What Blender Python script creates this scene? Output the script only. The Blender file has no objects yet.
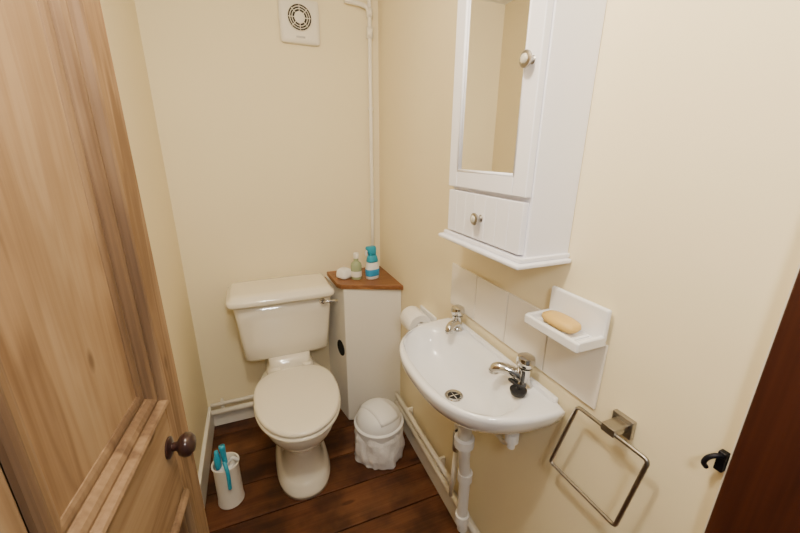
import bpy, bmesh, math, random
from math import sin, cos, pi, radians
from mathutils import Vector, Matrix, noise
random.seed(3)
S=bpy.context.scene
COL=S.collection

# ---------------- materials ----------------
def mat(name,col,rough=.5,metal=0,spec=.5,bump=0,bscale=40,var=0,vscale=6,coat=0,trans=0,ior=1.45,alpha=1,sss=0):
    m=bpy.data.materials.new(name);m.use_nodes=True
    nt=m.node_tree;b=nt.nodes['Principled BSDF']
    c=(*col,1)
    b.inputs['Base Color'].default_value=c
    b.inputs['Roughness'].default_value=rough
    b.inputs['Metallic'].default_value=metal
    b.inputs['Specular IOR Level'].default_value=spec
    b.inputs['Coat Weight'].default_value=coat
    b.inputs['Coat Roughness'].default_value=.05
    b.inputs['Transmission Weight'].default_value=trans
    b.inputs['IOR'].default_value=ior
    b.inputs['Alpha'].default_value=alpha
    tc=nt.nodes.new('ShaderNodeTexCoord')
    if var:
        n=nt.nodes.new('ShaderNodeTexNoise');n.inputs['Scale'].default_value=vscale;n.inputs['Detail'].default_value=4
        nt.links.new(tc.outputs['Object'],n.inputs['Vector'])
        mx=nt.nodes.new('ShaderNodeMix');mx.data_type='RGBA'
        mx.inputs[6].default_value=tuple(max(0,x*(1-var)) for x in col)+(1,)
        mx.inputs[7].default_value=tuple(min(1,x*(1+var)) for x in col)+(1,)
        nt.links.new(n.outputs['Fac'],mx.inputs[0]);nt.links.new(mx.outputs[2],b.inputs['Base Color'])
    if bump:
        n=nt.nodes.new('ShaderNodeTexNoise');n.inputs['Scale'].default_value=bscale;n.inputs['Detail'].default_value=5
        nt.links.new(tc.outputs['Object'],n.inputs['Vector'])
        bp=nt.nodes.new('ShaderNodeBump');bp.inputs['Strength'].default_value=bump;bp.inputs['Distance'].default_value=.01
        nt.links.new(n.outputs['Fac'],bp.inputs['Height']);nt.links.new(bp.outputs['Normal'],b.inputs['Normal'])
    return m

def wood(name,c1,c2,c3,axis,rough=.45,grain=.5,knots=None,coat=0,cross=9,dist=.6,kscale=(7,2.6),rings=34,ksz=(.05,.10),patch=0,pscale=5,spec=.4):
    """grain runs along `axis`; knots=(across,along) axis letters used for the 2D knot pattern."""
    m=bpy.data.materials.new(name);m.use_nodes=True
    nt=m.node_tree;b=nt.nodes['Principled BSDF'];L=nt.links
    tc=nt.nodes.new('ShaderNodeTexCoord')
    vec=tc.outputs['Object'];kn=None
    if knots:
        sp_=nt.nodes.new('ShaderNodeSeparateXYZ');L.new(vec,sp_.inputs[0])
        cb_=nt.nodes.new('ShaderNodeCombineXYZ')
        for k,(ax,s) in enumerate(zip(knots,kscale)):
            ml=nt.nodes.new('ShaderNodeMath');ml.operation='MULTIPLY';ml.inputs[1].default_value=s
            L.new(sp_.outputs[ax.upper()],ml.inputs[0]);L.new(ml.outputs[0],cb_.inputs[k])
        v=nt.nodes.new('ShaderNodeTexVoronoi');v.voronoi_dimensions='2D';v.inputs['Scale'].default_value=1
        L.new(cb_.outputs[0],v.inputs['Vector']);kn=v.outputs['Distance']
    mp=nt.nodes.new('ShaderNodeMapping')
    sc=[cross]*3;sc[axis]=.8
    mp.inputs['Scale'].default_value=sc
    L.new(vec,mp.inputs['Vector'])
    n=nt.nodes.new('ShaderNodeTexNoise');n.inputs['Scale'].default_value=1.2;n.inputs['Detail'].default_value=3;n.inputs['Distortion'].default_value=dist
    L.new(mp.outputs['Vector'],n.inputs['Vector'])
    ma=nt.nodes.new('ShaderNodeMath');ma.operation='MULTIPLY';ma.inputs[1].default_value=rings
    L.new(n.outputs['Fac'],ma.inputs[0]);src=ma.outputs[0]
    if kn:
        mk=nt.nodes.new('ShaderNodeMath');mk.operation='MULTIPLY_ADD';mk.inputs[1].default_value=7
        L.new(kn,mk.inputs[0]);L.new(src,mk.inputs[2]);src=mk.outputs[0]
    si=nt.nodes.new('ShaderNodeMath');si.operation='SINE';L.new(src,si.inputs[0])
    m2=nt.nodes.new('ShaderNodeMath');m2.operation='MULTIPLY_ADD';m2.inputs[1].default_value=.10*grain
    L.new(si.outputs[0],m2.inputs[0]);L.new(n.outputs['Fac'],m2.inputs[2])
    mp2=nt.nodes.new('ShaderNodeMapping');sc=[150]*3;sc[axis]=3
    mp2.inputs['Scale'].default_value=sc
    L.new(vec,mp2.inputs['Vector'])
    n2=nt.nodes.new('ShaderNodeTexNoise');n2.inputs['Scale'].default_value=1;n2.inputs['Detail'].default_value=3
    L.new(mp2.outputs['Vector'],n2.inputs['Vector'])
    ad=nt.nodes.new('ShaderNodeMath');ad.operation='MULTIPLY_ADD'
    L.new(n2.outputs['Fac'],ad.inputs[0]);ad.inputs[1].default_value=.30
    L.new(m2.outputs[0],ad.inputs[2])
    cr=nt.nodes.new('ShaderNodeValToRGB')
    e=cr.color_ramp.elements
    e[0].position=.46;e[0].color=(*c1,1)
    e[1].position=.84;e[1].color=(*c3,1)
    k=e.new(.64);k.color=(*c2,1)
    L.new(ad.outputs[0],cr.inputs[0])
    out=cr.outputs[0]
    if kn:
        r=nt.nodes.new('ShaderNodeValToRGB')
        r.color_ramp.elements[0].position=ksz[0];r.color_ramp.elements[0].color=(1,1,1,1)
        r.color_ramp.elements[1].position=ksz[1];r.color_ramp.elements[1].color=(0,0,0,1)
        L.new(kn,r.inputs[0])
        mx=nt.nodes.new('ShaderNodeMix');mx.data_type='RGBA'
        mx.inputs[7].default_value=(c1[0]*.5,c1[1]*.42,c1[2]*.35,1)
        ml=nt.nodes.new('ShaderNodeMath');ml.operation='MULTIPLY';ml.inputs[1].default_value=.65
        L.new(r.outputs[0],ml.inputs[0])
        L.new(ml.outputs[0],mx.inputs[0]);L.new(out,mx.inputs[6]);out=mx.outputs[2]
    if patch:
        n3=nt.nodes.new('ShaderNodeTexNoise');n3.inputs['Scale'].default_value=pscale;n3.inputs['Detail'].default_value=6
        L.new(vec,n3.inputs['Vector'])
        r3=nt.nodes.new('ShaderNodeValToRGB')
        r3.color_ramp.elements[0].position=.38;r3.color_ramp.elements[0].color=(1-patch,1-patch,1-patch,1)
        r3.color_ramp.elements[1].position=.62;r3.color_ramp.elements[1].color=(1,1,1,1)
        L.new(n3.outputs['Fac'],r3.inputs[0])
        mx=nt.nodes.new('ShaderNodeMix');mx.data_type='RGBA';mx.blend_type='MULTIPLY';mx.inputs[0].default_value=1
        L.new(out,mx.inputs[6]);L.new(r3.outputs[0],mx.inputs[7]);out=mx.outputs[2]
    L.new(out,b.inputs['Base Color'])
    b.inputs['Roughness'].default_value=rough
    b.inputs['Specular IOR Level'].default_value=spec
    b.inputs['Coat Weight'].default_value=coat;b.inputs['Coat Roughness'].default_value=.25
    bp=nt.nodes.new('ShaderNodeBump');bp.inputs['Strength'].default_value=.15;bp.inputs['Distance'].default_value=.003
    L.new(ad.outputs[0],bp.inputs['Height']);L.new(bp.outputs['Normal'],b.inputs['Normal'])
    return m

M_wall=mat('plaster_cream',(.875,.770,.525),.75,bump=.25,bscale=7,var=.03,vscale=2.5,spec=.25)
M_ceil=mat('ceiling_paint',(.86,.84,.80),.8,bump=.2,bscale=9)
M_gloss=mat('white_gloss_paint',(.86,.82,.73),.35,bump=.04,bscale=30)
M_pipe=mat('pipe_paint',(.88,.83,.72),.3)
M_cer=mat('white_ceramic',(.90,.90,.91),.06,coat=.8,spec=.7)
M_cerT=mat('toilet_ceramic',(.86,.80,.67),.08,coat=.8,spec=.7)
M_seat=mat('toilet_seat_plastic',(.87,.81,.67),.22,coat=.3)
M_tile=mat('glazed_tile',(.86,.81,.71),.12,bump=.06,bscale=6,coat=.3)
M_cab=mat('cabinet_white_lacquer',(.87,.87,.93),.32)
M_chrome=mat('chrome',(.62,.61,.59),.1,metal=1)
M_steel=mat('brushed_steel',(.40,.38,.35),.3,metal=1)
M_dark=mat('dark_hole',(.01,.01,.01),.9)
M_black=mat('black_rubber',(.012,.012,.013),.4)
M_iron=mat('black_iron',(.012,.012,.018),.4,metal=.6)
M_mirror=mat('mirror_glass',(.97,.97,.96),.005,metal=1)
M_plast=mat('white_plastic',(.88,.88,.88),.3)
M_plastw=mat('cream_plastic',(.84,.80,.71),.35)
M_bag=mat('bin_bag_film',(.88,.86,.85),.28,bump=.6,bscale=26)
M_soap=mat('soap',(.66,.44,.13),.4,bump=.1,bscale=25)
M_cyan=mat('turquoise_plastic',(.02,.34,.52),.3)
M_green=mat('green_glass_bottle',(.36,.42,.25),.12,var=.1)
M_blue=mat('blue_label',(.03,.30,.60),.3)
M_paper=mat('toilet_paper',(.90,.88,.84),.9,bump=.15,bscale=80)
M_brown=mat('bronze_knob',(.035,.014,.012),.28,metal=.2,coat=.4)
M_fan=mat('fan_plastic',(.82,.77,.66),.4)
P1,P2,P3=(.185,.103,.048),(.300,.186,.095),(.365,.245,.135)
M_pine=wood('pine_vertical',P1,P2,P3,2,.62,grain=.55,knots='yz',cross=7,dist=.15,rings=75,patch=.12,kscale=(7,2.9),ksz=(.022,.060),spec=.3)
M_pineh=wood('pine_horizontal',P1,P2,P3,1,.62,grain=.55,knots='zy',cross=7,dist=.15,rings=75,patch=.12,kscale=(7,2.9),ksz=(.022,.060),spec=.3)
M_pinemould=wood('pine_moulding',(.075,.042,.024),(.16,.094,.050),(.25,.158,.086),2,.6,spec=.3)
M_floor=wood('floor_board',(.060,.017,.006),(.120,.039,.013),(.205,.080,.030),0,.48,knots='yx',kscale=(6,1.9),grain=.55,cross=5,dist=.35,rings=24,ksz=(.04,.07),patch=.55,pscale=8)
M_shelf=wood('shelf_wood',(.13,.048,.018),(.25,.105,.038),(.34,.16,.065),0,.4,coat=.1)
M_frame=wood('dark_frame_wood',(.026,.006,.003),(.050,.013,.006),(.075,.022,.009),2,.4,coat=.1)

# ---------------- helpers ----------------
def empty(name,loc=(0,0,0),rz=0):
    e=bpy.data.objects.new(name,None);COL.objects.link(e);e.location=loc;e.rotation_euler=(0,0,rz)
    e.empty_display_size=.05
    return e
def addobj(name,me,m,parent=None,smooth=True,bevel=0,seg=3,sub=0):
    o=bpy.data.objects.new(name,me);COL.objects.link(o)
    if m is not None: me.materials.append(m)
    if parent: o.parent=parent
    if smooth:
        for p in me.polygons:p.use_smooth=True
    if bevel:
        b=o.modifiers.new('b','BEVEL');b.width=bevel;b.segments=seg;b.limit_method='ANGLE';b.angle_limit=radians(35)
        b.harden_normals=True
    if sub:
        s=o.modifiers.new('s','SUBSURF');s.levels=sub;s.render_levels=sub
    return o
def box(name,lo,hi,m,parent=None,bevel=.003,seg=2):
    me=bpy.data.meshes.new(name)
    x0,y0,z0=lo;x1,y1,z1=hi
    v=[(x0,y0,z0),(x1,y0,z0),(x1,y1,z0),(x0,y1,z0),(x0,y0,z1),(x1,y0,z1),(x1,y1,z1),(x0,y1,z1)]
    f=[(0,3,2,1),(4,5,6,7),(0,1,5,4),(1,2,6,5),(2,3,7,6),(3,0,4,7)]
    me.from_pydata(v,[],f)
    return addobj(name,me,m,parent,smooth=bool(bevel),bevel=bevel,seg=seg)
def prism(name,pts,z0,z1,m,parent=None,bevel=.002):
    n=len(pts);me=bpy.data.meshes.new(name)
    v=[(x,y,z0) for x,y in pts]+[(x,y,z1) for x,y in pts]
    f=[tuple(range(n))[::-1],tuple(range(n,2*n))]+[(i,(i+1)%n,n+(i+1)%n,n+i) for i in range(n)]
    me.from_pydata(v,[],f)
    bm=bmesh.new();bm.from_mesh(me);bmesh.ops.recalc_face_normals(bm,faces=bm.faces);bm.to_mesh(me);bm.free()
    return addobj(name,me,m,parent,smooth=bool(bevel),bevel=bevel)
def loft(name,rings,m,parent=None,cap0=True,cap1=True,sub=0,closed=True,smooth=True):
    n=len(rings[0]);v=[p for r in rings for p in r];f=[]
    for k in range(len(rings)-1):
        for i in range(n):
            j=(i+1)%n
            f.append((k*n+i,k*n+j,(k+1)*n+j,(k+1)*n+i))
    if cap0:f.append(tuple(range(n))[::-1])
    if cap1:f.append(tuple(range((len(rings)-1)*n,len(rings)*n)))
    me=bpy.data.meshes.new(name);me.from_pydata(v,[],f)
    bm=bmesh.new();bm.from_mesh(me);bmesh.ops.recalc_face_normals(bm,faces=bm.faces);bm.to_mesh(me);bm.free()
    return addobj(name,me,m,parent,smooth=smooth,sub=sub)
def sgnp(a,e): return math.copysign(abs(a)**e,a)
def sring(cx,cy,z,hx,hy,n=2.,N=48,hyf=None):
    out=[]
    for i in range(N):
        t=2*pi*i/N
        x=hx*sgnp(cos(t),2/n);s=sgnp(sin(t),2/n)
        y=s*(hy if s>=0 or hyf is None else hyf)
        out.append((cx+x,cy+y,z))
    return out
def lathe(name,prof,m,parent=None,loc=(0,0,0),N=40,dirv=None,cap=True):
    if dirv is not None: q=Vector(dirv).to_track_quat('Z','Y').to_matrix()
    else: q=Matrix.Identity(3)
    L=Vector(loc)
    rings=[[tuple(L+q@Vector((r*cos(2*pi*i/N),r*sin(2*pi*i/N),h))) for i in range(N)] for r,h in prof]
    o=loft(name,rings,m,parent,cap,cap)
    b=o.modifiers.new('e','EDGE_SPLIT');b.split_angle=radians(40)
    return o
def tube(name,pts,r,m,parent=None,N=16,cyclic=False,smoothpath=0,radii=None):
    P=[Vector(p) for p in pts]
    for _ in range(smoothpath):
        Q=[P[0]]
        for i in range(len(P)-1):
            Q+= [P[i].lerp(P[i+1],.25),P[i].lerp(P[i+1],.75)]
        Q.append(P[-1]);P=Q
    rings=[];up=None
    for i,p in enumerate(P):
        if cyclic: d=(P[(i+1)%len(P)]-P[i-1]).normalized()
        else: d=(P[min(i+1,len(P)-1)]-P[max(i-1,0)]).normalized()
        if up is None:
            up=Vector((0,0,1)) if abs(d.z)<.9 else Vector((1,0,0))
        a=(up-d*up.dot(d)).normalized();up=a;b=d.cross(a)
        rr=r if radii is None else radii[0]+(radii[1]-radii[0])*i/(len(P)-1)
        rings.append([tuple(p+a*rr*cos(2*pi*k/N)+b*rr*sin(2*pi*k/N)) for k in range(N)])
    if cyclic:
        rings.append(rings[0]);return loft(name,rings,m,parent,False,False)
    return loft(name,rings,m,parent)

XR,YB,XL=.675,1.97,-.355
ZC=2.30
# ---------------- room shell ----------------
def shell(name,lo,hi,m): return box(name,lo,hi,m,None,bevel=0)
shell('wall_right',(XR,.225,0),(XR+.1,YB+.1,ZC),M_wall)
shell('wall_back',(XL-.1,YB,0),(XR,YB+.1,ZC),M_wall)
shell('wall_left',(XL-.1,-.6,0),(XL,YB,ZC),M_wall)
shell('ceiling',(XL-.1,-1.2,ZC),(1.3,YB+.1,ZC+.06),M_ceil)
fl=empty('floor')
box('subfloor',(XL-.1,-1.2,-.06),(1.3,YB+.1,-.022),M_dark,fl,0)
y=-1.2;k=0
while y<YB:
    w=.192
    b=box(f'board_{k}',(XL-.1-k*.0,0,-.02),(1.3,w-.005,0),M_floor,fl,.0025,1)
    me=b.data
    off=random.uniform(-8,8);offz=random.uniform(-5,5)
    for v in me.vertices: v.co.x+=off; v.co.z+=offz
    b.location=(-off,y,-offz)
    y+=w;k+=1
box('baseboard_left',(XL,.25,0),(XL+.018,YB,.13),M_gloss,None,.004)
box('baseboard_back',(XL+.018,YB-.018,0),(.33,YB,.085),M_gloss,None,.004)
box('baseboard_right',(XR-.022,.24,0),(XR,1.60,.12),M_gloss,None,.005)
box('door_frame',(.645,.06,0),(.80,.2155,2.02),M_frame,None,.003)
box('trim_1',(.668,.2175,0),(.70,.2245,2.02),M_gloss,None,.001)

# ---------------- open pine door ----------------
door=empty('door_1',(-.1830,.77,0),math.atan2(-.0995,1))
T=.036
def dbox(n,y0,y1,z0,z1,x0,x1,m,bv=.002): return box(n,(x0,y0,z0),(x1,y1,z1),m,door,bv,2)
SL=-.088;U0,U1=-.418,SL;ZR=1.055;ZL=.845
dbox('stile_lead',SL+.0008,0,.01,1.98,-T,0,M_pine)
dbox('stile_hinge',-.80,-.71,.01,1.98,-T,0,M_pine)
dbox('muntin_up',-.50,U0,ZR,1.87,-T,0,M_pine)
dbox('muntin_low',-.50,U0,.2,ZL,-T,0,M_pine)
dbox('rail_top',-.71,SL,1.87,1.98,-T,0,M_pineh)
dbox('rail_lock',-.71,SL,ZL,ZR,-T,0,M_pineh)
dbox('rail_bottom',-.71,SL,.01,.2,-T,0,M_pineh)
def panel(tag,y0,y1,z0,z1):
    dbox('panel_'+tag,y0-.004,y1+.004,z0-.004,z1+.004,-.030,-.016,M_pine,.001)
    prof=[(0,0),(.0,.006),(.003,.010),(.008,.012),(.013,.010),(.015,.003),(.0155,-.002),(.022,-.001),(.030,-.004),(.036,-.010),(.0365,-.0135),(.043,-.012),(.050,-.0125),(.056,-.0145),(.0565,-.0165)]
    rings=[]
    for ins,x in prof:
        rings.append([(x,y0+ins,z0+ins),(x,y1-ins,z0+ins),(x,y1-ins,z1-ins),(x,y0+ins,z1-ins)])
    v=[p for r in rings for p in r];f=[]
    for k in range(len(rings)-1):
        for i in range(4):
            j=(i+1)%4;f.append((k*4+i,k*4+j,(k+1)*4+j,(k+1)*4+i))
    me=bpy.data.meshes.new('m');me.from_pydata(v,[],f)
    bm=bmesh.new();bm.from_mesh(me);bmesh.ops.recalc_face_normals(bm,faces=bm.faces);bm.to_mesh(me);bm.free()
    addobj('moulding_'+tag,me,M_pinemould,door,smooth=False)
panel('upper_lead',U0,U1,ZR,1.87)
panel('upper_hinge',-.71,-.50,ZR,1.87)
panel('lower_lead',U0,U1,.2,ZL)
panel('lower_hinge',-.71,-.50,.2,ZL)
lathe('knob_rose',[(0,0),(.020,0),(.020,.003),(.015,.005),(.009,.007)],M_brown,door,(0,-.112,.972),dirv=(1,0,0))
lathe('knob',[(.009,0),(.008,.010),(.010,.014),(.018,.018),(.0225,.026),(.0215,.034),(.014,.041),(0,.043)],M_brown,door,(0.002,-.112,.972),dirv=(1,0,0))

# ---------------- toilet ----------------
toi=empty('toilet',(.092,1.957,0),radians(.6))
def egg(z,hw,yf,yb,yw,N=56,nb=3.2,nf=2.05):
    out=[]
    for i in range(N):
        t=2*pi*i/N
        if sin(t)>=0:
            n=nb;x=hw*sgnp(cos(t),2/n);y=yw+(yb-yw)*sgnp(sin(t),2/n)
        else:
            n=nf;x=hw*sgnp(cos(t),2/n);y=yw+(yw-yf)*sgnp(sin(t),2/n)
        out.append((x,y,z))
    return out
sec=[(0,.126,-.660,-.15,-.46),(.022,.126,-.660,-.15,-.46),(.030,.120,-.654,-.155,-.46),(.058,.117,-.648,-.16,-.46),(.066,.106,-.635,-.165,-.46),
(.085,.097,-.622,-.17,-.46),(.12,.089,-.606,-.17,-.45),(.19,.088,-.602,-.17,-.45),(.235,.100,-.625,-.16,-.45),(.262,.112,-.648,-.15,-.45),(.268,.122,-.660,-.15,-.45),(.31,.147,-.705,-.12,-.46),
(.35,.166,-.732,-.11,-.47),(.375,.172,-.742,-.10,-.47),(.40,.174,-.745,-.10,-.47),(.406,.170,-.741,-.104,-.47)]
loft('pedestal_bowl',[egg(z,w,a,b,c,nb=2.6,nf=2.3 if z<.2 else 2.05) for z,w,a,b,c in sec],M_cerT,toi)
loft('cistern_neck',[sring(0,-.15,z,hx,hy,5) for z,hx,hy in [(.36,.125,.12),(.43,.12,.115),(.455,.105,.10),(.492,.105,.095)]],M_cerT,toi)
def slab(name,z0,z1,w,yf,yb,m,rd=.008):
    yw=-.48
    s=[(z0,-rd*.6),(z0+rd*.4,0),(z1-rd,0),(z1-rd*.4,-rd*.35),(z1,-rd*1.2)]
    loft(name,[egg(z,w+d,yf-d,yb+d,yw,nb=2.9) for z,d in s],m,toi)
slab('seat_ring',.407,.425,.190,-.760,-.262,M_seat)
rg=[(.428,-.004),(.432,0),(.440,0),(.447,-.005),(.450,-.014),(.4515,-.05),(.4525,-.10)]
loft('seat_lid',[egg(z,.188+d,-.757-d,-.260+d,-.48,nb=2.9) for z,d in rg],M_seat,toi)
for s in(-1,1): tube(f'hinge_{s+2}',[(s*.055,-.250,.440),(s*.10,-.250,.440)],.013,M_seat,toi)
cs=[(.482,.175,.080,-.115),(.488,.198,.094,-.115),(.50,.208,.100,-.118),(.60,.217,.108,-.122),(.72,.226,.117,-.130),(.815,.233,.124,-.137)]
loft('cistern_body',[sring(-.003,cy,z,hx,hy,9,N=96) for z,hx,hy,cy in cs],M_cerT,toi)
ld=[(.812,.236,.130),(.815,.249,.141),(.822,.252,.144),(.836,.252,.144),(.842,.248,.140),(.846,.240,.133),(.856,.234,.128),(.862,.224,.118),(.864,.19,.09)]
loft('cistern_lid',[sring(-.009,-.148,z,hx,hy,9,N=96) for z,hx,hy in ld],M_cerT,toi)
lathe('lever_boss',[(0,0),(.016,0),(.016,.006),(.010,.012),(.009,.022),(0,.024)],M_chrome,toi,(.178,-.255,.785),dirv=(0,-1,0))
tube('lever_arm',[(.178,-.272,.785),(.20,-.278,.787),(.235,-.280,.784),(.25,-.278,.782)],.006,M_chrome,toi,smoothpath=2,radii=(.006,.009))

# ---------------- corner boxing with wood top ----------------
bxg=empty('boxed_in_corner_unit')
prism('casing',[(.389,1.722),(.674,1.625),(.674,1.968),(.338,1.968)],0.001,.825,M_gloss,bxg,.004)
prism('wood_top',[(.360,1.752),(.376,1.722),(.6735,1.598),(.6735,1.968),(.350,1.968)],.826,.850,M_shelf,bxg,.003)
A=Vector((.389,1.722,.45));B=Vector((.338,1.968,.45))
dn=Vector((-(B-A).y,(B-A).x,0)).normalized()
hc=A.lerp(B,.26)
lathe('pipe_hole',[(0,0),(.046,0),(.046,.002),(0,.002)],M_dark,bxg,tuple(hc+dn*.0003),dirv=tuple(dn))
bt=empty('glass_bottle',(.478,1.79,.851))
lathe('body',[(0,0),(.027,0),(.029,.004),(.029,.074),(.026,.086),(.013,.098),(.012,.118)],M_green,bt)
lathe('cap',[(.014,.114),(.0145,.116),(.0145,.140),(.012,.144),(0,.144)],M_plastw,bt)
lathe('label',[(.0293,.015),(.0295,.016),(.0295,.045),(.0293,.046)],M_plastw,bt,cap=False)
af=empty('air_freshener_spray',(.560,1.765,.851),radians(15));af.scale=(1.25,1.25,1.18)
loft('body',[sring(0,0,z,a,b,2.6) for z,a,b in [(0,.026,.019),(.004,.029,.021),(.05,.030,.022),(.075,.025,.020),(.088,.024,.019)]],M_plast,af)
loft('label_band',[sring(0,0,z,a,b,2.6) for z,a,b in [(.015,.0297,.0219),(.016,.0303,.0225),(.046,.0308,.0229),(.047,.030,.022)]],M_blue,af)
loft('neck_collar',[sring(0,0,z,a,b,2.4) for z,a,b in [(.080,.0255,.0205),(.088,.0255,.0205),(.105,.021,.017),(.112,.017,.015)]],M_cyan,af)
loft('spray_head',[sring(cx,0,z,a,b,3) for z,a,b,cx in [(.110,.017,.014,0),(.125,.019,.014,-.002),(.142,.024,.0145,-.006),(.150,.022,.013,-.006),(.152,.018,.010,-.006)]],M_cyan,af)
tube('trigger',[(-.022,0,.138),(-.030,0,.128),(-.028,0,.112)],.0045,M_plast,af,smoothpath=1)
tc=empty('folded_tissue',(.420,1.83,.851),radians(30))
loft('sheet',[[(x+random.uniform(-.002,.002),y_,z+random.uniform(-.002,.002)*(z>.01)) for x,y_,_ in sring(0,0,0,a,b,5,N=24)] for z,a,b in [(0.002,.034,.034),(.010,.035,.035),(.020,.034,.034),(.044,.030,.030),(.052,.020,.022)]],M_paper,tc)

# ---------------- pipes ----------------
vp=empty('vertical_pipe')
px=.622
tube('pipe',[(px,1.945,.851),(px,1.945,2.06),(px,1.945,2.16),(px-.03,1.945,2.18),(.50,1.945,2.185)],.0105,M_pipe,vp,smoothpath=1)
tube('pipe_up',[(px,1.945,2.14),(px,1.945,ZC-.002)],.0105,M_pipe,vp)
tube('coupling',[(px,1.945,2.04),(px,1.945,2.09)],.0165,M_pipe,vp)
tube('coupling_2',[(px,1.945,2.13),(px,1.945,2.17)],.0155,M_pipe,vp)
for z in(1.25,1.72):
    lathe(f'clip_{int(z*100)}',[(.0110,-.007),(.015,-.007),(.015,.007),(.0110,.007)],M_pipe,vp,(px,1.945,z),cap=False)
    box(f'clip_base_{int(z*100)}',(px-.007,1.955,z-.007),(px+.007,1.969,z+.007),M_pipe,vp,.001)
hp=empty('back_wall_pipes')
tube('pipe_a',[(XL+.02,1.922,.115),(.30,1.922,.115)],.015,M_pipe,hp)
tube('pipe_b',[(XL+.02,1.928,.160),(.30,1.928,.160)],.011,M_pipe,hp)
for i,x in enumerate((-.28,.0)): box(f'clip_{i}',(x-.007,1.93,.1),(x+.007,YB-.001,.165),M_pipe,hp,.001)
sp=empty('supply_pipes')
tube('pipe_a',[(.639,1.60,.150),(.639,.25,.150)],.0125,M_pipe,sp)
tube('pipe_b',[(.639,1.60,.203),(.639,.97,.203)],.0115,M_pipe,sp)
for i,yy in enumerate((1.45,1.1,.6)): box(f'clip_{i}',(.645,yy-.006,.14),(XR-.001,yy+.006,.213 if yy>.8 else .16),M_pipe,sp,.001)
tube('feed_hot',[(.639,.97,.203),(.641,.965,.22),(.640,.955,.45),(.632,1.0,.70),(.632,1.0,.74)],.009,M_pipe,sp,smoothpath=2)

# ---------------- extractor fan ----------------
fan=empty('extractor_fan')
cxf,czf=.287,2.074
loft('housing',[[(cxf+x,y,czf+z) for x,z,_ in sring(0,0,0,h,h,14,N=64)] for y,h in [(YB-.001,.090),(YB-.020,.090),(YB-.026,.087),(YB-.027,.07)]],M_fan,fan)
for k,rr in enumerate((.054,.044,.034)):
    tube(f'grille_ring_{k}',[(cxf+rr*cos(t*pi/20),YB-.030,czf+.014+rr*sin(t*pi/20)) for t in range(40)],.0018,M_fan,fan,8,True)
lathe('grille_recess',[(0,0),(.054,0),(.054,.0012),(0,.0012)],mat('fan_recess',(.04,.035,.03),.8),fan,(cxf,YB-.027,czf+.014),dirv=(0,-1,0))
lathe('hub',[(0,0),(.024,0),(.024,.004),(.018,.006),(0,.006)],M_fan,fan,(cxf,YB-.027,czf+.014),dirv=(0,-1,0))
for k in range(4):
    a=k*pi/4
    tube(f'grille_spoke_{k}',[(cxf-.05*cos(a),YB-.030,czf+.014-.05*sin(a)),(cxf+.05*cos(a),YB-.030,czf+.014+.05*sin(a))],.0016,M_fan,fan,8)
box('logo_strip',(cxf-.02,YB-.0285,czf-.068),(cxf+.02,YB-.0265,czf-.060),M_steel,fan,.0005)

# ---------------- mirror cabinet ----------------
cab=empty('mirror_cabinet')
XF=.549
box('carcass_upper',(XF,.605,1.280),(XR-.001,.935,2.02),M_cab,cab,.002)
box('base_shelf',(XF-.034,.590,1.258),(XR-.001,.956,1.270),M_cab,cab,.005)
box('base_step',(XF-.020,.598,1.270),(XR-.001,.946,1.281),M_cab,cab,.003)
box('cornice',(XF-.04,.58,2.02),(XR-.001,.965,2.04),M_cab,cab,.005)
nb=7;y0,y1=.612,.930
for i in range(nb):
    a=y0+(y1-y0)*i/nb;b=y0+(y1-y0)*(i+1)/nb
    box(f'drawer_board_{i}',(XF-.016,a,1.286),(XF-.0005,b,1.402),M_cab,cab,.0022)
z0,z1=1.412,2.012
fw_=.044
def fr(n,a,b,c,d): box(n,(XF-.018,a,c),(XF-.0005,b,d),M_cab,cab,.003)
fr('frame_near',.608,.608+fw_,z0,z1);fr('frame_far',.933-fw_,.933,z0,z1)
fr('frame_bottom',.608+fw_,.933-fw_,z0,z0+fw_);fr('frame_top',.608+fw_,.933-fw_,z1-fw_,z1)
box('mirror_glass',(XF-.012,.608+fw_-.001,z0+fw_-.001),(XF-.0095,.933-fw_+.001,z1-fw_+.001),M_mirror,cab,0)
for n,p,q in(('l',(XF-.015,.608+fw_,z0+fw_),(XF-.015,.608+fw_,z1-fw_)),('r',(XF-.015,.933-fw_,z0+fw_),(XF-.015,.933-fw_,z1-fw_)),('b',(XF-.015,.608+fw_,z0+fw_),(XF-.015,.933-fw_,z0+fw_))):
    tube('bead_'+n,[p,q],.004,M_cab,cab,8)
M_knobc=mat('ceramic_knob',(.55,.52,.42),.2,coat=.4)
for n,yy,zz in(('door',.630,1.675),('drawer',.765,1.343)):
    lathe(f'knob_{n}_stem',[(.010,0),(.006,.004),(.006,.010),(.013,.014),(.0155,.018),(.0155,.021),(.012,.023)],M_steel,cab,(XF-.016,yy,zz),dirv=(-1,0,0))
    lathe(f'knob_{n}_face',[(.010,.022),(.009,.025),(.006,.027),(0,.0275)],M_knobc,cab,(XF-.016,yy,zz),dirv=(-1,0,0))

# ---------------- splashback tiles ----------------
sb=empty('tile_splashback')
for i in range(4):
    a=.462+i*.164
    box(f'tile_{i}',(XR-.008,a,.948),(XR-.0005,a+.1615,1.112),M_tile,sb,.0025)

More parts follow.
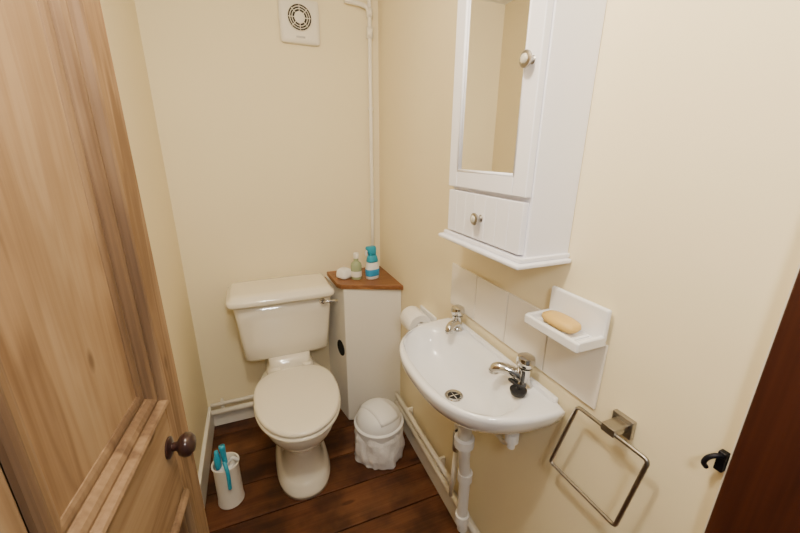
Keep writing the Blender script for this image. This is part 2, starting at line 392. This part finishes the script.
# ---------------- basin ----------------
bas=empty('wash_basin')
cy,hw,dp,nn=.811,.286,.296,2.6
bx0,by0=.515,.815
XW=XR-.009
def inside(x,y): return x<XW and (abs(y-cy)/hw)**nn+((max(0,XW-x))/dp)**nn<1
def outl(N=96,off=0):
    pts=[]
    for i in range(N):
        t=2*pi*i/N;dx,dy=cos(t),sin(t);lo,hi=0,.6
        for _ in range(26):
            mid=(lo+hi)/2
            if inside(bx0+dx*mid,by0+dy*mid):lo=mid
            else:hi=mid
        pts.append((dx,dy,lo))
    return pts
O=outl()
def oring(z,k,shift=0,d=0):
    return [(min(XW,bx0+shift+dx*(r*k+d)),by0+dy*(r*k+d),z) for dx,dy,r in O]
def bring(z,hx,hy,cx=.502,n=2.5,dz=0):
    out=[]
    for dx,dy,_ in O:
        r=1/((abs(dx)/hx)**n+(abs(dy)/hy)**n)**(1/n)
        out.append((cx+dx*r,by0+dy*r,z))
    return out
R=[oring(.748,.22,.05),oring(.755,.42,.045),oring(.78,.66,.03),oring(.812,.82,.018),oring(.845,.93,.006),oring(.868,.975),oring(.886,.995),oring(.895,1.0,0,-.001),oring(.900,1,0,-.006),oring(.901,1,0,-.012),
   bring(.899,.123,.246,.516),bring(.896,.119,.240,.514),bring(.885,.112,.230,.510),bring(.86,.104,.216,.505),bring(.83,.094,.195,.503),bring(.805,.078,.160,.505),bring(.792,.055,.10,.508,2.2),bring(.788,.03,.045,.51,2),bring(.785,.022,.022,.512,2)]
loft('bowl',R,M_cer,bas,cap0=True,cap1=True)
box('back_ledge',(XW-.016,cy-hw+.03,.897),(XW,cy+hw-.03,.915),M_cer,bas,.006,3)
WY=by0-.012
lathe('waste_flange',[(.024,.0),(.029,.003),(.027,.005),(.019,.004),(.017,-.001)],M_chrome,bas,(.512,WY,.7865),cap=False)
lathe('waste_grid',[(0,0),(.018,0),(.018,.0008),(0,.0008)],M_dark,bas,(.512,WY,.7878))
for k in range(2):
    a=k*pi/2;tube(f'waste_bar_{k}',[(.512-.017*cos(a),WY-.017*sin(a),.7895),(.512+.017*cos(a),WY+.017*sin(a),.7895)],.0018,M_chrome,bas,8)
def tap(tag,x,y,ang,s=1.):
    e=empty('tap_'+tag,(x,y,.900),ang);e.parent=bas;e.scale=(s,s,s)
    lathe('base',[(0,0),(.026,0),(.026,.004),(.021,.009),(.018,.018),(.018,.045),(.020,.050),(.020,.056),(.0,.057)],M_chrome,e)
    lathe('head',[(.014,.056),(.020,.060),(.0245,.065),(.0255,.078),(.023,.088),(.015,.093),(0,.094)],M_chrome,e)
    tube('spout',[(-.008,0,.026),(-.038,0,.036),(-.062,0,.041),(-.078,0,.038),(-.082,0,.028)],.011,M_chrome,e,smoothpath=2,radii=(.017,.0135))
    lathe('spout_mouth',[(.0,0),(.0142,0),(.0142,.008),(0,.008)],M_chrome,e,(-.082,0,.022))
tap('hot',.632,1.000,radians(38),.95)
tap('cold',.632,.650,radians(-42),.98)
pl=empty('basin_plug',(.592,.622,.9005));pl.parent=bas
lathe('plug_body',[(0,0),(.018,0),(.022,.010),(.022,.014),(.006,.016),(.005,.024),(0,.025)],M_black,pl)
tube('chain',[(0,0,.024),(-.010,.010,.03),(-.012,.028,.03),(.005,.034,.02),(.025,.034,.006)],.004,M_black,pl,8,smoothpath=2)
wt=empty('waste_pipe');wt.parent=bas
tx,ty=.555,.792
tube('tailpiece',[(tx,ty,.755),(tx,ty,.60)],.023,M_plast,wt)
lathe('nut_top',[(.022,0),(.036,0),(.036,.036),(.022,.040)],M_plast,wt,(tx,ty,.685),N=12,cap=False)
lathe('trap_nut',[(.022,0),(.033,0),(.033,.03),(.022,.034)],M_plast,wt,(tx,ty,.595),N=12,cap=False)
tube('drop',[(tx,ty,.61),(tx+.008,ty+.005,.56),(.577,.816,.50),(.592,.824,.42),(.594,.826,.25),(.596,.826,.20),(.600,.826,.16)],.0195,M_plast,wt,smoothpath=2)
lathe('joint_mid',[(.018,0),(.026,0),(.026,.035),(.018,.038)],M_plast,wt,(.592,.824,.40),N=14,cap=False)
lathe('joint_low',[(.018,0),(.026,0),(.026,.035),(.018,.038)],M_plast,wt,(.595,.826,.20),N=14,cap=False)
tube('feed_cold',[(.590,.905,.24),(.598,.900,.45)],.009,M_pipe,wt)
lathe('valve',[(.009,0),(.014,0),(.014,.08),(.009,.084)],M_steel,wt,(.598,.900,.46),N=10,cap=False)
tube('feed_cold_up',[(.598,.900,.48),(.612,.88,.62),(.625,.72,.68),(.600,.654,.70),(.600,.640,.76),(.61,.64,.83)],.007,M_pipe,wt,smoothpath=2)
lathe('tail_nut',[(0,0),(.011,0),(.011,.02),(.019,.022),(.019,.05),(0,.05)],M_plast,wt,(.600,.632,.715),N=12)

# ---------------- soap dish ----------------
sd=empty('soap_dish')
ya,yb=.462,.622
box('back_plate',(XR-.022,ya,1.118),(XR-.009,yb,1.196),M_cer,sd,.006,3)
box('tray_base',(.588,ya,1.110),(XR-.0095,yb,1.122),M_cer,sd,.005,3)
box('lip_front',(.580,ya,1.110),(.592,yb,1.134),M_cer,sd,.005,3)
box('lip_near',(.585,ya,1.112),(XR-.012,ya+.012,1.136),M_cer,sd,.005,3)
box('lip_far',(.585,yb-.012,1.112),(XR-.012,yb,1.136),M_cer,sd,.005,3)
for i in range(4): box(f'rib_{i}',(.600,ya+.03+i*.03,1.121),(.650,ya+.038+i*.03,1.127),M_cer,sd,.003)
soap=empty('soap_bar')
loft('bar',[sring(.620,.548,z,hx,hy,2.7) for z,hx,hy in [(1.1275,.016,.032),(1.130,.023,.042),(1.138,.027,.048),(1.145,.026,.046),(1.150,.019,.038),(1.151,.010,.02)]],M_soap,soap)

# ---------------- towel ring ----------------
tr=empty('towel_ring')
box('wall_plate',(XR-.012,.372,.942),(XR-.0005,.418,.985),M_steel,tr,.002)
box('arm',(.622,.380,.955),(XR-.010,.410,.973),M_steel,tr,.002)
rx=.632
c=[(rx,.476,.958),(rx,.314,.958),(rx,.342,.758),(rx,.523,.755)]
rc=[]
for i in range(4):
    A=Vector(c[i-1]);B=Vector(c[i]);Cc=Vector(c[(i+1)%4])
    p=B+(A-B).normalized()*.010;q=B+(Cc-B).normalized()*.010
    for t in(0,.25,.5,.75,1): rc.append(tuple((1-t)**2*p+2*t*(1-t)*B+t*t*q))
tube('ring',rc,.0045,M_steel,tr,10,True)

# ---------------- toilet roll ----------------
rh=empty('toilet_roll_holder')
for n,yy in(('a',1.235),('b',1.365)):
    box('bracket_'+n,(.585,yy-.006,.780),(XR-.0005,yy+.006,.815),M_cer,rh,.005,3)
box('wall_plate',(XR-.012,1.225,.775),(XR-.0005,1.375,.835),M_cer,rh,.005,3)
tube('spindle',[(.605,1.23,.797),(.605,1.37,.797)],.010,M_plast,rh)
prof=[(.020,0),(.050,0),(.052,.003),(.052,.105),(.050,.108),(.020,.108),(.020,0)]
lathe('paper_roll',prof,M_paper,rh,(.606,1.246,.797),dirv=(0,1,0),cap=False)

# ---------------- bin ----------------
bn=empty('swing_top_bin',(.480,1.44,0),radians(20));bn.scale=(1.12,1.12,1.0)
lathe('body',[(0,0.001),(.080,.001),(.086,.006),(.106,.17),(.108,.19)],M_plast,bn)
N=72;rings=[]
for k in range(15):
    h=.005+.19*k/14
    base=.102+.014*(1-abs(k/14-.25))-(.004 if k>11 else 0)
    rr=[]
    for i in range(N):
        t=2*pi*i/N
        p=Vector((cos(t)*2.3,sin(t)*2.3,h*7))
        r=base+.012*noise.noise(p)+.005*sin(11*t+3*noise.noise(p*1.3)*3)*(.4+.6*abs(1-k/14))
        rr.append((r*cos(t),r*sin(t),h))
    rings.append(rr)
loft('bag_skirt',rings,M_bag,bn,False,False)
lathe('lid_collar',[(.104,.185),(.112,.188),(.113,.200),(.106,.206),(.098,.207)],M_plast,bn,cap=False)
dr=[]
for k in range(11):
    a=k/10*pi/2
    dr.append((.104*cos(a)**.8 if k<10 else .002,.206+.082*sin(a)))
lathe('dome',dr,M_plast,bn)
fl_r=[]
for k in range(-6,7):
    ph=k/6*radians(60)
    row=[]
    for j in range(9):
        xx=-.052+.104*j/8
        rr=math.sqrt(max(0,.1085**2-xx**2))
        row.append((xx,-rr*sin(ph),.208+ .085*rr/.1085*cos(ph)))
    fl_r.append(row)
v=[p for r_ in fl_r for p in r_];f=[(k*9+j,k*9+j+1,(k+1)*9+j+1,(k+1)*9+j) for k in range(12) for j in range(8)]
me=bpy.data.meshes.new('flap');me.from_pydata(v,[],f)
o=addobj('swing_flap',me,M_plast,bn);s=o.modifiers.new('so','SOLIDIFY');s.thickness=.003;s.offset=1

# ---------------- toilet brush ----------------
tb=empty('toilet_brush',(-.230,1.425,0))
lathe('holder',[(0,.001),(.052,.001),(.055,.005),(.052,.03),(.051,.19),(.056,.208),(.056,.212),(.050,.212),(.048,.19),(.048,.03),(0,.03)],M_plastw,tb,cap=False)
lathe('brush_collar',[(0,.170),(.036,.170),(.038,.185),(.030,.195),(0,.196)],M_plast,tb)
tube('handle',[(0,0,.06),(0,0,.19),(-.002,.0,.25),(-.004,0,.30)],.010,M_cyan,tb,smoothpath=1,radii=(.008,.013))
lathe('brush_head',[(0,.04),(.03,.05),(.034,.10),(.030,.14),(0,.15)],M_plast,tb)
cb=empty('cleaner_clip')
cb.parent=tb;cb.location=(0,0,.02)
loft('bottle',[sring(-.028,-.0,z,a,b,2.4,N=28) for z,a,b in [(.175,.011,.018),(.18,.013,.021),(.225,.014,.022),(.245,.009,.013),(.26,.008,.008)]],M_cyan,cb)
tube('clip_hook',[(.012,-.012,.19),(.03,-.02,.225),(.040,-.02,.22),(.052,-.016,.20)],.006,M_plast,cb,smoothpath=2)
tube('hang_hook',[(.010,-.058,.10),(.012,-.060,.17),(.010,-.055,.20),(.0,-.03,.22)],.008,M_cyan,cb,smoothpath=2)

# ---------------- latch on entry frame ----------------
lt=empty('door_latch_hook')
box('plate',(.662,.2255,1.005),(.6745,.238,1.042),M_iron,lt,.002)
tube('hook',[(.664,.230,1.035),(.655,.236,1.036),(.648,.243,1.028),(.648,.246,1.014),(.654,.243,1.006)],.004,M_iron,lt,smoothpath=2)

# ---------------- lights ----------------
lp=empty('ceiling_lamp')
LX,LY=.02,.42
lathe('rose',[(0,0),(.05,0),(.05,-.02),(.012,-.025),(.012,-.05),(0,-.05)],M_plast,lp,(LX,LY,ZC-.001))
ld_=bpy.data.lights.new('lamp','POINT');ld_.energy=31;ld_.color=(1,.88,.70);ld_.shadow_soft_size=.04
lo=bpy.data.objects.new('bulb_light',ld_);COL.objects.link(lo);lo.location=(LX,LY,2.12);lo.parent=lp
l2=bpy.data.lights.new('flash_fill','AREA');l2.energy=8;l2.color=(1,.95,.90);l2.size=.18;l2.shape='RECTANGLE';l2.size_y=.18  # fill light added behind the camera to act as its flash
h=bpy.data.objects.new('flash_fill_light',l2);COL.objects.link(h);h.location=(.08,-.30,1.85)
h.rotation_euler=(Vector((.2,1.5,1.1))-Vector(h.location)).to_track_quat('-Z','Y').to_euler()
w=bpy.data.worlds.new('World');S.world=w;w.use_nodes=True
w.node_tree.nodes['Background'].inputs[0].default_value=(1,.93,.84,1)
w.node_tree.nodes['Background'].inputs[1].default_value=.18

# ---------------- camera ----------------
pi_,ya_,ro_=radians(17.4997),radians(22.237),radians(.5275)
fwv=Vector((sin(ya_)*cos(pi_),cos(ya_)*cos(pi_),-sin(pi_)))
r=Vector((cos(ya_),-sin(ya_),0));u=r.cross(fwv)
r,u=r*cos(ro_)+u*sin(ro_),-r*sin(ro_)+u*cos(ro_)
cd=bpy.data.cameras.new('camera');cd.sensor_width=36;cd.lens=359.04*36/800;cd.clip_start=.02
cam=bpy.data.objects.new('camera',cd);COL.objects.link(cam)
cam.matrix_world=Matrix(((r.x,u.x,-fwv.x,0),(r.y,u.y,-fwv.y,0),(r.z,u.z,-fwv.z,1.5),(0,0,0,1)))
S.camera=cam
